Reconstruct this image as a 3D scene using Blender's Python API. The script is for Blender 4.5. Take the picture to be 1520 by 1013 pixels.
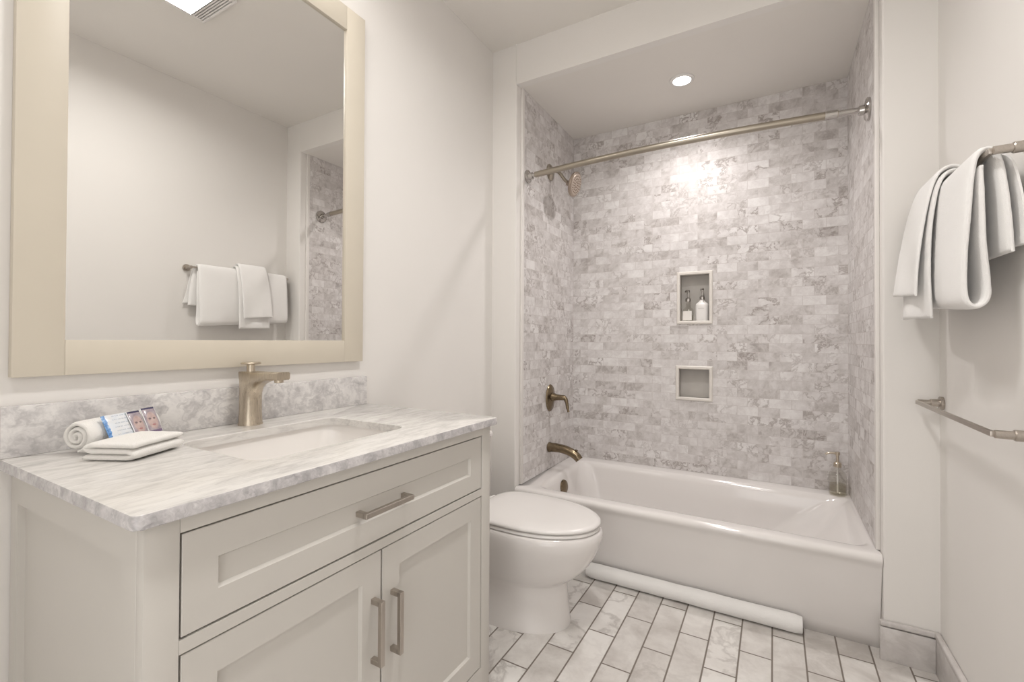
import bpy, bmesh, math, random
from mathutils import Vector, Matrix, noise as mnoise
random.seed(7)
R = math.radians
PI = math.pi

for o in list(bpy.data.objects):
    bpy.data.objects.remove(o, do_unlink=True)
scene = bpy.context.scene
COL = scene.collection

# ------------------------------------------------------------------ room dimensions
W = 1.855                    # right wall
H = 2.748                    # ceiling
YB = -2.85                   # wall behind the camera
AL, AR = 0.150, 1.698        # alcove drywall faces
TL, TR = 0.162, 1.686        # alcove tile faces
YT = 0.070                   # where the tile starts
YD = 0.785                   # tiled back face
HA = 2.533                   # alcove ceiling
ZR = 0.370                   # tub rim

# ------------------------------------------------------------------ camera
cam_d = bpy.data.cameras.new('camera')
cam = bpy.data.objects.new('camera', cam_d)
COL.objects.link(cam)
yaw, pit, rol = R(29.7829), R(0.5275), R(0.2665)
fw = Vector((-math.sin(yaw)*math.cos(pit), math.cos(yaw)*math.cos(pit), math.sin(pit)))
rt = Vector((math.cos(yaw), math.sin(yaw), 0))
up = rt.cross(fw)
r2 = rt*math.cos(rol) + up*math.sin(rol)
u2 = up*math.cos(rol) - rt*math.sin(rol)
M = Matrix((r2, u2, -fw)).transposed().to_4x4()
M.translation = Vector((1.3496, -2.1332, 1.1543))
cam.matrix_world = M
cam_d.sensor_width = 36.0
cam_d.lens = 677.885/1520*36.0
cam_d.shift_y = -7.704/1520
cam_d.clip_start = 0.02
scene.camera = cam

# ------------------------------------------------------------------ world, view, lights
world = bpy.data.worlds.new('world')
scene.world = world
world.use_nodes = True
world.node_tree.nodes['Background'].inputs[0].default_value = (1, .975, .95, 1)
world.node_tree.nodes['Background'].inputs[1].default_value = 1.8
vs = scene.view_settings
vs.view_transform = 'Standard'
vs.look = 'None'
vs.gamma = 1.0
vs.exposure = 0.28
vs.use_curve_mapping = False

def area(name, loc, sx, sy, power, color, rot=(0, 0, 0), shape='RECTANGLE', spread=180):
    d = bpy.data.lights.new(name, 'AREA')
    d.shape = shape
    d.size = sx
    if shape in ('RECTANGLE', 'ELLIPSE'):
        d.size_y = sy
    d.energy = power
    d.color = color
    d.spread = R(spread)
    o = bpy.data.objects.new(name, d)
    o.location = loc
    o.rotation_euler = rot
    COL.objects.link(o)
    return o

WARM = (1.0, 0.978, 0.955)
d = bpy.data.lights.new('shower_downlight_lamp', 'SPOT')
d.energy = 35.0
d.color = (1.0, 0.955, 0.94)
d.spot_size = R(152)
d.spot_blend = 1.0
d.shadow_soft_size = 0.04
o = bpy.data.objects.new('shower_downlight_lamp', d)
o.location = (0.932, 0.387, HA-0.016)
COL.objects.link(o)
area('ceiling_fan_lamp', (1.005, -1.135, H-0.026), 0.22, 0.26, 10.6, WARM, spread=165)
for yy in (-1.60, -1.38, -1.16):           # the three globes of the light bar above the mirror
    d = bpy.data.lights.new('vanity_globe_lamp', 'POINT')
    d.energy = 0.8
    d.color = WARM
    d.shadow_soft_size = 0.05
    o = bpy.data.objects.new('vanity_globe_lamp', d)
    o.location = (0.165, yy, 2.53)
    COL.objects.link(o)
area('added_fill_lamp', (1.0, -2.35, H-0.02), 0.12, 0.12, 5.0, WARM, shape='DISK')  # added unseen fill above the camera, no fixture modelled

DX0, DX1, DZ = .86, 1.74, 2.10        # opening added behind the camera to let world light in as fill
pd = area('fill_opening_portal', ((DX0+DX1)/2, YB-.06, DZ/2), DX1-DX0, DZ, 1.0, (1, 1, 1), rot=(R(90), 0, 0))
pd.data.cycles.is_portal = True

# ------------------------------------------------------------------ material helpers
class NT:
    def __init__(s, name):
        s.m = bpy.data.materials.new(name)
        s.m.use_nodes = True
        s.t = s.m.node_tree
        s.b = s.t.nodes['Principled BSDF']
    def n(s, typ, **kw):
        nd = s.t.nodes.new(typ)
        for k, v in kw.items():
            setattr(nd, k, v)
        return nd
    def put(s, sock, v):
        if hasattr(v, 'is_output') or isinstance(v, bpy.types.NodeSocket):
            s.t.links.new(v, sock)
        else:
            if isinstance(v, (tuple, list)) and len(v) == 3 and sock.type == 'RGBA':
                v = (*v, 1)
            sock.default_value = v
    def math(s, op, a, b=0.0, c=0.0):
        nd = s.n('ShaderNodeMath', operation=op)
        s.put(nd.inputs[0], a); s.put(nd.inputs[1], b); s.put(nd.inputs[2], c)
        return nd.outputs[0]
    def vmath(s, op, a, b=(0, 0, 0)):
        nd = s.n('ShaderNodeVectorMath', operation=op)
        s.put(nd.inputs[0], a); s.put(nd.inputs[1], b)
        return nd.outputs[0]
    def comb(s, x, y, z):
        nd = s.n('ShaderNodeCombineXYZ')
        s.put(nd.inputs[0], x); s.put(nd.inputs[1], y); s.put(nd.inputs[2], z)
        return nd.outputs[0]
    def obj(s):
        return s.n('ShaderNodeTexCoord').outputs['Object']
    def sep(s, v):
        nd = s.n('ShaderNodeSeparateXYZ'); s.put(nd.inputs[0], v)
        return nd.outputs
    def noise(s, vec, scale, detail=4, rough=.55, dist=0.0):
        nd = s.n('ShaderNodeTexNoise')
        s.put(nd.inputs['Vector'], vec)
        nd.inputs['Scale'].default_value = scale
        nd.inputs['Detail'].default_value = detail
        nd.inputs['Roughness'].default_value = rough
        nd.inputs['Distortion'].default_value = dist
        return nd.outputs[0]
    def ramp(s, fac, stops):
        nd = s.n('ShaderNodeValToRGB')
        s.put(nd.inputs[0], fac)
        e = nd.color_ramp.elements
        while len(e) < len(stops):
            e.new(.5)
        for el, (p, c) in zip(e, stops):
            el.position = p
            el.color = (*c, 1) if not isinstance(c, (int, float)) else (c, c, c, 1)
        return nd.outputs[0]
    def mix(s, fac, a, b, mode='MIX'):
        nd = s.n('ShaderNodeMix', data_type='RGBA', blend_type=mode)
        s.put(nd.inputs[0], fac); s.put(nd.inputs[6], a); s.put(nd.inputs[7], b)
        return nd.outputs[2]
    def remap(s, v, a, b, c=0.0, d=1.0):
        nd = s.n('ShaderNodeMapRange')
        s.put(nd.inputs[0], v)
        for i, x in enumerate((a, b, c, d)):
            nd.inputs[i+1].default_value = x
        return nd.outputs[0]
    def bump(s, h, strength=.3, dist=.002):
        nd = s.n('ShaderNodeBump')
        nd.inputs['Strength'].default_value = strength
        nd.inputs['Distance'].default_value = dist
        s.put(nd.inputs['Height'], h)
        s.put(s.b.inputs['Normal'], nd.outputs[0])
    def set(s, **kw):
        for k, v in kw.items():
            s.put(s.b.inputs[k.replace('_', ' ')], v)
        return s.m

def plain(name, col, rough=.5, metal=0.0, var=0.03, scale=6.0, bump=0.0, bscale=200, **kw):
    k = NT(name)
    P = k.obj()
    f = k.noise(P, scale, 3)
    lo = tuple(c*(1-var) for c in col); hi = tuple(min(1, c*(1+var)) for c in col)
    c = k.ramp(f, [(.3, lo), (.7, hi)])
    k.set(Base_Color=c, Roughness=rough, Metallic=metal)
    if bump:
        k.bump(k.noise(P, bscale, 2), bump, .001)
    for a, v in kw.items():
        k.put(k.b.inputs[a.replace('_', ' ')], v)
    return k.m

def metal(name, col, rough, axis=2):
    """brushed metal: fine streaks across one axis"""
    k = NT(name)
    P = k.obj()
    sc = [1.0, 1.0, 1.0]; sc[axis] = 0.04
    v = k.vmath('MULTIPLY', P, tuple(sc))
    f = k.noise(v, 700, 2)
    c = k.mix(k.remap(f, .35, .65), tuple(x*.93 for x in col), tuple(min(1, x*1.05) for x in col))
    k.set(Base_Color=c, Metallic=1.0, Roughness=k.remap(f, .3, .7, rough*.85, rough*1.15))
    return k.m

def veins(k, P, s1, s2, stretch=(1, 1, 1)):
    """soft grey marble clouds and thin veins, both 0..1"""
    v = k.vmath('MULTIPLY', P, stretch)
    warp = k.noise(v, s1*.8, 3, .6)
    v2 = k.vmath('ADD', v, k.comb(k.math('MULTIPLY', warp, .10), k.math('MULTIPLY', warp, -.07), k.math('MULTIPLY', warp, .08)))
    cloud = k.noise(v2, s1, 6, .66, .25)
    n2 = k.noise(v2, s2, 5, .6, .35)
    thin = k.math('ABSOLUTE', k.math('SUBTRACT', n2, .5))
    thin = k.remap(thin, 0.0, .045, 1.0, 0.0)
    return cloud, thin

def tile_mat(name, ua, va, w, h, u0, v0, g, stops, vein_c, grout_c, rough, s1, s2, amp, veinamt, spec=.5, seed=0.0):
    """running-bond marble tiles; every tile has its own piece of stone"""
    k = NT(name)
    P = k.obj()
    s = k.sep(P)
    u = k.math('DIVIDE', k.math('SUBTRACT', s[ua], u0), w)
    v = k.math('DIVIDE', k.math('SUBTRACT', s[va], v0), h)
    row = k.math('FLOOR', v)
    uu = k.math('ADD', u, k.math('MULTIPLY', k.math('FLOORED_MODULO', row, 2.0), .5))
    col = k.math('FLOOR', uu)
    fu = k.math('SUBTRACT', uu, col); fv = k.math('SUBTRACT', v, row)
    du = k.math('MULTIPLY', k.math('MINIMUM', fu, k.math('SUBTRACT', 1.0, fu)), w)
    dv = k.math('MULTIPLY', k.math('MINIMUM', fv, k.math('SUBTRACT', 1.0, fv)), h)
    d = k.math('MINIMUM', du, dv)
    stone = k.remap(d, g*.35, g*.65)
    wn = k.n('ShaderNodeTexWhiteNoise', noise_dimensions='3D')
    k.put(wn.inputs['Vector'], k.comb(col, row, seed))
    rc = wn.outputs['Color']; rv = wn.outputs['Value']
    rs = k.sep(rc)
    off = k.vmath('MULTIPLY', rc, (19, 23, 17))
    Q = k.vmath('ADD', P, off)
    cloud, thin = veins(k, Q, s1, s2)
    tone = k.math('ADD', cloud, k.math('MULTIPLY', k.math('SUBTRACT', rv, .5), amp))
    c = k.ramp(tone, stops)
    va_ = k.math('MULTIPLY', thin, k.math('MULTIPLY', k.math('POWER', rs[1], 2.0), veinamt))
    c = k.mix(va_, c, vein_c)
    c = k.mix(stone, grout_c, c)
    k.set(Base_Color=c, Roughness=k.mix(stone, (.85,)*3, (rough,)*3), Specular_IOR_Level=spec)
    k.bump(k.math('ADD', stone, k.math('MULTIPLY', rs[2], .35)), .35, .0012)
    return k.m

# ------------------------------------------------------------------ materials
M_wall = plain('wall_paint', (.80, .775, .745), .6, var=.012, scale=2, bump=.03, bscale=500)
M_ceil = plain('ceiling_paint', (.79, .76, .72), .75, var=.012, scale=2)
M_trim = plain('edge_trim_paint', (.78, .75, .72), .4, var=.02)
STOPS = [(.22, (.43, .395, .38)), (.38, (.59, .56, .545)), (.52, (.68, .65, .64)), (.72, (.79, .77, .76))]
VEIN = (.33, .29, .27)
GROUT_W = (.60, .56, .545)
M_tile_b = tile_mat('shower_tile_back', 0, 2, .106, .0515, TL, ZR, .0022, STOPS, VEIN, GROUT_W, .42, 16, 13, .27, .95, spec=.22, seed=1.3)
M_tile_s = tile_mat('shower_tile_side', 1, 2, .106, .0515, YD, ZR, .0022, STOPS, VEIN, GROUT_W, .42, 16, 13, .27, .95, spec=.22, seed=5.7)
M_floor = tile_mat('floor_tile', 1, 0, .3235, .1062, -.221+.3235*.5, .4955, .0056,
                   [(.25, (.52, .485, .455)), (.42, (.65, .62, .59)), (.58, (.755, .73, .70)), (.8, (.81, .79, .76))],
                   (.44, .41, .385), (.20, .17, .145), .3, 6, 5, .34, .7, seed=2.1)

def slab(name, rough, stretch, s1, s2, stops, vc, va):
    k = NT(name)
    P = k.obj()
    cloud, thin = veins(k, P, s1, s2, stretch)
    c = k.ramp(cloud, stops)
    c = k.mix(k.math('MULTIPLY', thin, va), c, vc)
    k.set(Base_Color=c, Roughness=rough)
    return k.m
M_counter = slab('counter_marble', .16, (2.6, .62, 3.0), 14, 12,
                 [(.25, (.46, .445, .43)), (.42, (.65, .63, .605)), (.55, (.735, .715, .685)), (.75, (.76, .74, .715))],
                 (.42, .40, .39), .25)
M_splash = slab('backsplash_marble', .2, (1.0, 1.0, 1.25), 19, 10,
                [(.26, (.40, .385, .385)), (.42, (.57, .55, .545)), (.55, (.71, .69, .675)), (.72, (.79, .77, .75))],
                (.36, .345, .35), .4)
M_edge = slab('countertop_edge_shaded', .2, (1.0, 1.0, 1.0), 30, 18,  # blotchy stone; weaker light on the upright edges is darkened into its colour
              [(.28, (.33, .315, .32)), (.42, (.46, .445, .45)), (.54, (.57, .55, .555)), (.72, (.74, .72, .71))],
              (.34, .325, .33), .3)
M_base = slab('baseboard_marble', .3, (1, 1, 1), 6, 5,
              [(.30, (.52, .485, .47)), (.5, (.63, .60, .58)), (.7, (.73, .70, .68))], (.44, .41, .39), .4)
M_niche = plain('niche_stone', (.60, .57, .535), .5, var=.05, scale=14)
M_nframe = plain('niche_frame_stone', (.74, .70, .65), .4, var=.04, scale=20)
M_vanity = plain('vanity_paint', (.60, .575, .535), .38, var=.012, scale=3)
M_gap = plain('gap_shade', (.05, .035, .025), .9)  # near-black colour standing in for shade deep inside the cabinet gaps
M_frame = plain('mirror_frame_paint', (.64, .585, .49), .42, var=.015, scale=4)
M_porc = plain('porcelain', (.80, .77, .75), .10, var=.008, scale=2, Coat_Weight=.4)
M_tub = plain('tub_enamel', (.79, .76, .74), .12, var=.008, scale=2, Coat_Weight=.4)
M_sink = plain('sink_porcelain', (.84, .81, .78), .12, var=.008, scale=2)
M_seat = plain('seat_plastic', (.80, .775, .755), .22, var=.008, scale=2)
M_bronze = metal('champagne_nickel', (.57, .50, .405), .30)
M_dark = metal('dark_bronze', (.225, .175, .115), .24)
M_nick = plain('brushed_nickel', (.41, .37, .31), .30, 1.0, var=.02, scale=3)
M_satin = metal('satin_nickel', (.50, .455, .41), .33)
M_chrome = plain('chrome', (.52, .50, .48), .07, 1.0, var=.01)
M_head = plain('shower_head_nickel', (.43, .36, .30), .33, 1.0, var=.04, scale=40)
M_face = plain('shower_head_face', (.50, .42, .36), .45, .5, var=.04, scale=60)

k = NT('mirror_glass'); P_ = k.obj()
M_mirror = k.set(Base_Color=k.ramp(k.noise(P_, 1.5), [(0, (.85, .845, .83)), (1, (.87, .865, .85))]), Metallic=1.0, Roughness=0.0)

def towel_mat(name, col):
    k = NT(name)
    P = k.obj()
    f = k.noise(P, 9, 3)
    fine = k.noise(P, 420, 2, .7)
    c = k.ramp(f, [(.3, tuple(x*.97 for x in col)), (.7, col)])
    k.set(Base_Color=c, Roughness=.95, Sheen_Weight=.25, Specular_IOR_Level=.15)
    k.bump(k.math('ADD', k.math('MULTIPLY', fine, .8), f), .55, .004)
    return k.m
M_towel = towel_mat('white_terry', (.90, .885, .865))
M_towel2 = towel_mat('cream_terry', (.87, .85, .815))

def emit(name, col, s):
    k = NT(name)
    f = k.ramp(k.noise(k.obj(), 3), [(0, tuple(c*.98 for c in col)), (1, col)])
    k.set(Base_Color=(.8, .8, .8), Emission_Color=f, Emission_Strength=s)
    return k.m
M_lens = emit('lamp_lens', (1, .97, .93), 9.0)
M_lens2 = emit('fan_light_lens', (1, .97, .92), 3.2)
M_globe = emit('frosted_globe', (1, .94, .88), 7.0)
M_white = plain('white_plastic', (.80, .78, .76), .45, var=.01)
M_grille_shadow = plain('grille_shadow', (.22, .20, .18), .7)  # dark colour stands in for the shadow between the slats

def glass(name, col, rough=.03):
    k = NT(name)
    c = k.ramp(k.noise(k.obj(), 8), [(0, tuple(x*.98 for x in col)), (1, col)])
    tr = k.n('ShaderNodeBsdfTransparent'); k.put(tr.inputs[0], c)
    gl = k.n('ShaderNodeBsdfGlossy'); gl.inputs['Roughness'].default_value = rough
    lw = k.n('ShaderNodeLayerWeight'); lw.inputs['Blend'].default_value = .28
    mx = k.n('ShaderNodeMixShader')
    k.put(mx.inputs[0], k.remap(k.math('POWER', lw.outputs['Facing'], 2.5), 0, 1, .04, .9))
    k.put(mx.inputs[1], tr.outputs[0]); k.put(mx.inputs[2], gl.outputs[0])
    k.put(k.t.nodes['Material Output'].inputs[0], mx.outputs[0])
    return k.m
M_glass = glass('clear_glass', (.975, .972, .955))
M_soap = glass('pale_soap', (.94, .925, .87), .15)
M_bwhite = plain('white_bottle', (.78, .76, .735), .3, var=.01)
M_print = plain('grey_print', (.38, .36, .34), .6)
M_label = plain('clear_label', (.80, .77, .73), .5, var=.02)

# ------------------------------------------------------------------ geometry helpers
def finish(bm, name, mat, parent=None, smooth=35, mods=None):
    bmesh.ops.recalc_face_normals(bm, faces=bm.faces)
    me = bpy.data.meshes.new(name)
    for f in bm.faces:
        f.smooth = smooth > 0
    if smooth > 0:
        a = R(smooth)
        for e in bm.edges:
            if len(e.link_faces) == 2 and e.calc_face_angle(0) > a:
                e.smooth = False
    bm.to_mesh(me); bm.free()
    mats = mat if isinstance(mat, (list, tuple)) else [mat]
    for m in mats:
        me.materials.append(m)
    o = bpy.data.objects.new(name, me)
    COL.objects.link(o)
    if parent is not None:
        o.parent = parent
    return o

def box(bm, x0, x1, y0, y1, z0, z1, bev=0.0, seg=2, mi=0):
    vs_ = [bm.verts.new((x, y, z)) for x in (x0, x1) for y in (y0, y1) for z in (z0, z1)]
    F = [(0, 1, 3, 2), (4, 6, 7, 5), (0, 4, 5, 1), (2, 3, 7, 6), (0, 2, 6, 4), (1, 5, 7, 3)]
    fs = [bm.faces.new([vs_[i] for i in f]) for f in F]
    for f in fs:
        f.material_index = mi
    if bev > 0:
        es = list({e for f in fs for e in f.edges})
        bmesh.ops.bevel(bm, geom=es, offset=bev, segments=seg, profile=.5, affect='EDGES')
    return vs_

def B(*a, **kw):
    bm = bmesh.new(); box(bm, *a, **kw); return bm

def loft(bm, rings, cap0=True, cap1=True, closed=True, mi=0):
    V = [[bm.verts.new(p) for p in r] for r in rings]
    n = len(V[0])
    for a, b in zip(V, V[1:]):
        for i in range(n if closed else n-1):
            j = (i+1) % n
            f = bm.faces.new((a[i], a[j], b[j], b[i])); f.material_index = mi
    if cap0:
        bm.faces.new(V[0][::-1]).material_index = mi
    if cap1:
        bm.faces.new(V[-1]).material_index = mi
    return V

def frame_of(d):
    d = d.normalized()
    a = Vector((0, 0, 1)) if abs(d.z) < .95 else Vector((1, 0, 0))
    x = a.cross(d).normalized()
    return x, d.cross(x)

def tube(bm, pts, rad, n=20, cap=True, flat=1.0, mi=0):
    """tube along pts with radius per point"""
    pts = [Vector(p) for p in pts]
    if not isinstance(rad, (list, tuple)):
        rad = [rad]*len(pts)
    rings = []
    for i, p in enumerate(pts):
        d = (pts[min(i+1, len(pts)-1)] - pts[max(i-1, 0)])
        x, y = frame_of(d)
        rings.append([p + x*rad[i]*math.cos(2*PI*j/n) + y*rad[i]*flat*math.sin(2*PI*j/n) for j in range(n)])
    loft(bm, rings, cap, cap, mi=mi)

def lathe(bm, c, axis, prof, n=32, mi=0, sy=1.0):
    """prof = [(radius, distance along axis)]"""
    c = Vector(c); ax = Vector(axis).normalized()
    x, y = frame_of(ax)
    rings = [[c + ax*h + x*r*math.cos(2*PI*j/n) + y*r*sy*math.sin(2*PI*j/n) for j in range(n)] for r, h in prof]
    loft(bm, rings, mi=mi)

def catmull(pts, n):
    pts = [Vector(p) for p in pts]
    out = []
    m = len(pts)-1
    for k_ in range(n):
        t = k_/(n-1)*m
        i = min(int(t), m-1); f = t-i
        p0 = pts[max(i-1, 0)]; p1 = pts[i]; p2 = pts[i+1]; p3 = pts[min(i+2, m)]
        out.append(.5*((2*p1)+(p2-p0)*f+(2*p0-5*p1+4*p2-p3)*f*f+(3*p1-p0-3*p2+p3)*f**3))
    return out

def rrect(x0, x1, y0, y1, r, z, n=8):
    """rounded rectangle loop, 4*(n+1) points"""
    out = []
    for cx, cy, a0 in ((x1-r, y0+r, -90), (x1-r, y1-r, 0), (x0+r, y1-r, 90), (x0+r, y0+r, 180)):
        for i in range(n+1):
            a = R(a0+90*i/n)
            out.append((cx+r*math.cos(a), cy+r*math.sin(a), z))
    return out

def struct(name, bm, mat, parent=None, smooth=0):
    o = finish(bm, name, mat, parent, smooth)
    if parent is None:
        o['kind'] = 'structure'
    return o

def empty(name, loc, label, cat, group=None):
    o = bpy.data.objects.new(name, None)
    o.empty_display_size = .05
    o.location = loc
    COL.objects.link(o)
    return tag(o, label, cat, group)

def tag(o, label, cat, group=None):
    o['label'] = label; o['category'] = cat
    if group:
        o['group'] = group
    return o

def part(name, bm, mat, parent, smooth=35, label=None):
    """part built in world coordinates, parented to a thing (or part) keeping its place"""
    o = finish(bm, name, mat, None, smooth)
    off = Vector((0, 0, 0)); q = parent
    while q is not None:
        off += q.location; q = q.parent
    o.data.transform(Matrix.Translation(-off))
    o.parent = parent
    if label:
        o['label'] = label
    return o

# ------------------------------------------------------------------ the setting
T = .12
struct('floor', B(-T, W+T, YB-T, 0.9, -.08, 0), M_floor)
struct('ceiling', B(-T, W+T, YB-T, 0.0, H, H+.08), M_ceil)
struct('wall_left', B(-T, 0, YB-T, 0.0, 0, H), M_wall)
struct('wall_right', B(W, W+T, YB-T, 0.0, 0, H), M_wall)
bm = bmesh.new()
box(bm, 0, DX0, YB-T, YB, 0, H); box(bm, DX1, W, YB-T, YB, 0, H); box(bm, DX0, DX1, YB-T, YB, DZ, H)
struct('wall_back', bm, M_wall)

bm = bmesh.new()                       # wall with the tub alcove opening, rounded drywall corner
E_ = .006
pl = [(-T, 0), (AL-E_, 0), (AL-E_*.3, E_*.3), (AL, E_), (AL, .92), (-T, .92)]
pr_ = [(W+T, 0), (AR+E_, 0), (AR+E_*.3, E_*.3), (AR, E_), (AR, .92), (W+T, .92)]
for poly in (pl, pr_):
    loft(bm, [[(x, y, 0) for x, y in poly], [(x, y, H) for x, y in poly]])
box(bm, AL, AR, 0, .045, HA, H)
struct('wall_front', bm, M_wall)
struct('ceiling_alcove', B(AL, AR, .045, .92, HA, H), M_ceil)

# niches cut in the tiled back wall
N1 = (.839, 1.040, 1.255, 1.571)
N2 = (.833, 1.040, .796, 1.003)
F_ = .019
def inner(n):
    return (n[0]+F_*.5, n[1]-F_*.5, n[2]+F_*.5, n[3]-F_*.5)
i1, i2 = inner(N1), inner(N2)
bm = bmesh.new()
xs = sorted({AL, i1[0], i2[0], i1[1], i2[1], AR}); zs = [0, i2[2], i2[3], i1[2], i1[3], HA]
def hole(x, z):
    return any(n[0] < x < n[1] and n[2] < z < n[3] for n in (i1, i2))
for y in (YD, YD+.012):
    for a, b in zip(xs, xs[1:]):
        for c, d in zip(zs, zs[1:]):
            if b-a > 1e-6 and not hole((a+b)/2, (c+d)/2):
                bm.faces.new([bm.verts.new(v) for v in ((a, y, c), (b, y, c), (b, y, d), (a, y, d))])
bmesh.ops.remove_doubles(bm, verts=bm.verts, dist=1e-6)
struct('wall_alcove_back', bm, M_tile_b)
struct('wall_behind_tile', B(AL, AR, YD+.105, .98, 0, HA), M_wall)
struct('wall_alcove_left', B(AL, TL, YT, YD, ZR+.001, HA), M_tile_s)
struct('wall_alcove_right', B(TR, AR, YT, YD, ZR+.001, HA), M_tile_s)
# narrow light edging where the tile ends
struct('trim_1', B(AL, TL+.002, YT-.022, YT, ZR+.001, HA, bev=.002), M_trim, smooth=30)
struct('trim_2', B(TR-.002, AR, YT-.022, YT, ZR+.001, HA, bev=.002), M_trim, smooth=30)

# marble skirting
def skirt(name, x0, x1, y0, y1, cap):
    o = struct(name, B(x0, x1, y0, y1, 0, .1195, bev=.0015), M_base, smooth=30)
    bm = bmesh.new(); box(bm, *cap, .1235, .142, bev=.005, seg=3)
    struct('cap', bm, M_base, o, smooth=40)
    return o
skirt('baseboard_front', AR-.012, W-.016, -.016, -.0005, (AR-.012, W-.016, -.019, -.0005))
skirt('baseboard_right', W-.016, W-.0005, YB, -.0005, (W-.019, W-.0005, YB, -.0005))
skirt('baseboard_left', .0005, .016, -.90, -.0005, (.0005, .019, -.90, -.0005))

# ------------------------------------------------------------------ niches
def niche(n, label):
    t = empty('wall_niche', ((n[0]+n[1])/2, YD, n[2]), label, 'niche', 'niches in the shower wall')
    a = inner(n)
    bm = bmesh.new()
    d = .09; th = .004
    box(bm, a[0], a[1], YD+d, YD+d+th, a[2], a[3])
    box(bm, a[0], a[0]+th, YD+.001, YD+d, a[2], a[3]); box(bm, a[1]-th, a[1], YD+.001, YD+d, a[2], a[3])
    box(bm, a[0], a[1], YD+.001, YD+d, a[2], a[2]+th); box(bm, a[0], a[1], YD+.001, YD+d, a[3]-th, a[3])
    part('recess', bm, M_niche, t, 0)
    bm = bmesh.new()                       # mitred pencil frame
    prof = [(0, .002), (0, -.006), (.004, -.0095), (F_-.004, -.0095), (F_, -.006), (F_, .002)]
    rings = []
    for (cx, cz, sx, sz) in ((n[0], n[2], 1, 1), (n[1], n[2], -1, 1), (n[1], n[3], -1, -1), (n[0], n[3], 1, -1)):
        rings.append([(cx+sx*p, YD+q, cz+sz*p) for p, q in prof])
    rings.append(rings[0])
    loft(bm, rings, False, False, closed=False)
    bmesh.ops.remove_doubles(bm, verts=bm.verts, dist=1e-6)
    part('frame', bm, M_nframe, t, 30, 'pale stone pencil frame')
    return t
niche(N1, 'taller framed shower niche holding the two pump bottles')
niche(N2, 'lower empty square shower niche with pale frame')

# ------------------------------------------------------------------ bathtub
tub = empty('bathtub', ((TL+TR)/2, .4, 0), 'white alcove bathtub with a plain front apron under the tiled walls', 'bathtub')
bm = bmesh.new()
X0, X1, Y1 = AL+.001, AR-.001, YD-.001
n_ = 10
def outer(y0, z, r=.004, e=0.0):
    return rrect(X0+e, X1-e, y0, Y1, r, z, n_)
rings = [outer(.056, 0.0), outer(.047, .05), outer(.013, .26), outer(.004, .315), outer(.000, .328),
         outer(-.005, .337), outer(-.0085, .346), outer(-.0085, .354), outer(-.004, .3625), outer(.004, .368), outer(.014, .370)]
ix0, ix1, iy0, iy1 = .268, 1.655, .076, .690
rings += [rrect(ix0-.024, ix1+.022, iy0-.022, iy1+.020, .050, .3700, n_),
          rrect(ix0-.010, ix1+.010, iy0-.009, iy1+.010, .052, .367, n_),
          rrect(ix0, ix1, iy0, iy1, .054, .356, n_),
          rrect(ix0+.005, ix1-.020, iy0+.006, iy1-.006, .085, .335, n_),
          rrect(ix0+.014, ix1-.095, iy0+.016, iy1-.018, .135, .24, n_),
          rrect(ix0+.030, ix1-.200, iy0+.035, iy1-.035, .150, .12, n_),
          rrect(ix0+.055, ix1-.260, iy0+.065, iy1-.065, .140, .07, n_),
          rrect(ix0+.11, ix1-.33, iy0+.13, iy1-.13, .09, .055, n_)]
loft(bm, rings, True, True)
part('tub_shell', bm, M_tub, tub, 85)
bm = bmesh.new()                       # overflow plate on the drain end
lathe(bm, (.274, .355, .292), (1, -.12, .12), [(.0, -.006), (.040, -.006), (.042, .006), (.039, .014), (.026, .020), (.0, .0215)], 28)
part('overflow_plate', bm, M_dark, tub, 40, 'round dark bronze overflow plate')
bm = bmesh.new()
lathe(bm, (.40, .38, .054), (0, 0, 1), [(0, 0), (.034, 0), (.034, .003), (.02, .006), (0, .006)], 24)
part('drain', bm, M_dark, tub, 40, 'dark bronze drain')

# ------------------------------------------------------------------ shower fittings
rod = empty('shower_rod', (.93, .13, 2.08), 'long bowed brushed nickel shower curtain rod across the tub opening', 'shower rod')
PL, PR = Vector((TL, .105, 2.063)), Vector((TR, .168, 2.092))
def rodpt(t, bow=.052):
    p = PL.lerp(PR, t)
    return p + Vector((0, -bow*4*t*(1-t), 0))
bm = bmesh.new()
tube(bm, [rodpt(.035+.895*i/40) for i in range(41)], .0158, 20)
part('rod', bm, M_nick, rod, 40)
bm = bmesh.new(); tube(bm, [rodpt(.012+.026*i/4) for i in range(5)], .0118, 18)
part('rod_end', bm, M_chrome, rod, 40, 'slimmer chrome end of the rod')
bm = bmesh.new(); tube(bm, [rodpt(.925+.063*i/6) for i in range(7)], .0125, 18)
part('rod_end', bm, M_chrome, rod, 40, 'slimmer chrome end of the rod')
bm = bmesh.new(); tube(bm, [rodpt(.90+.028*i/4) for i in range(5)], .0172, 20)
part('collar', bm, M_chrome, rod, 40, 'polished joining collar')
for P0, s, rr in ((PL, 1, .036), (PR, -1, .046)):
    bm = bmesh.new()
    lathe(bm, P0, (s, 0, 0), [(0, 0), (rr*.97, 0), (rr, .004), (rr, .009), (rr*.86, .013), (rr*.80, .012), (rr*.62, .015), (.020, .018), (.019, .034), (.0165, .036), (0, .036)], 32)
    part('flange', bm, M_chrome, rod, 30, 'chrome wall flange')

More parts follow.
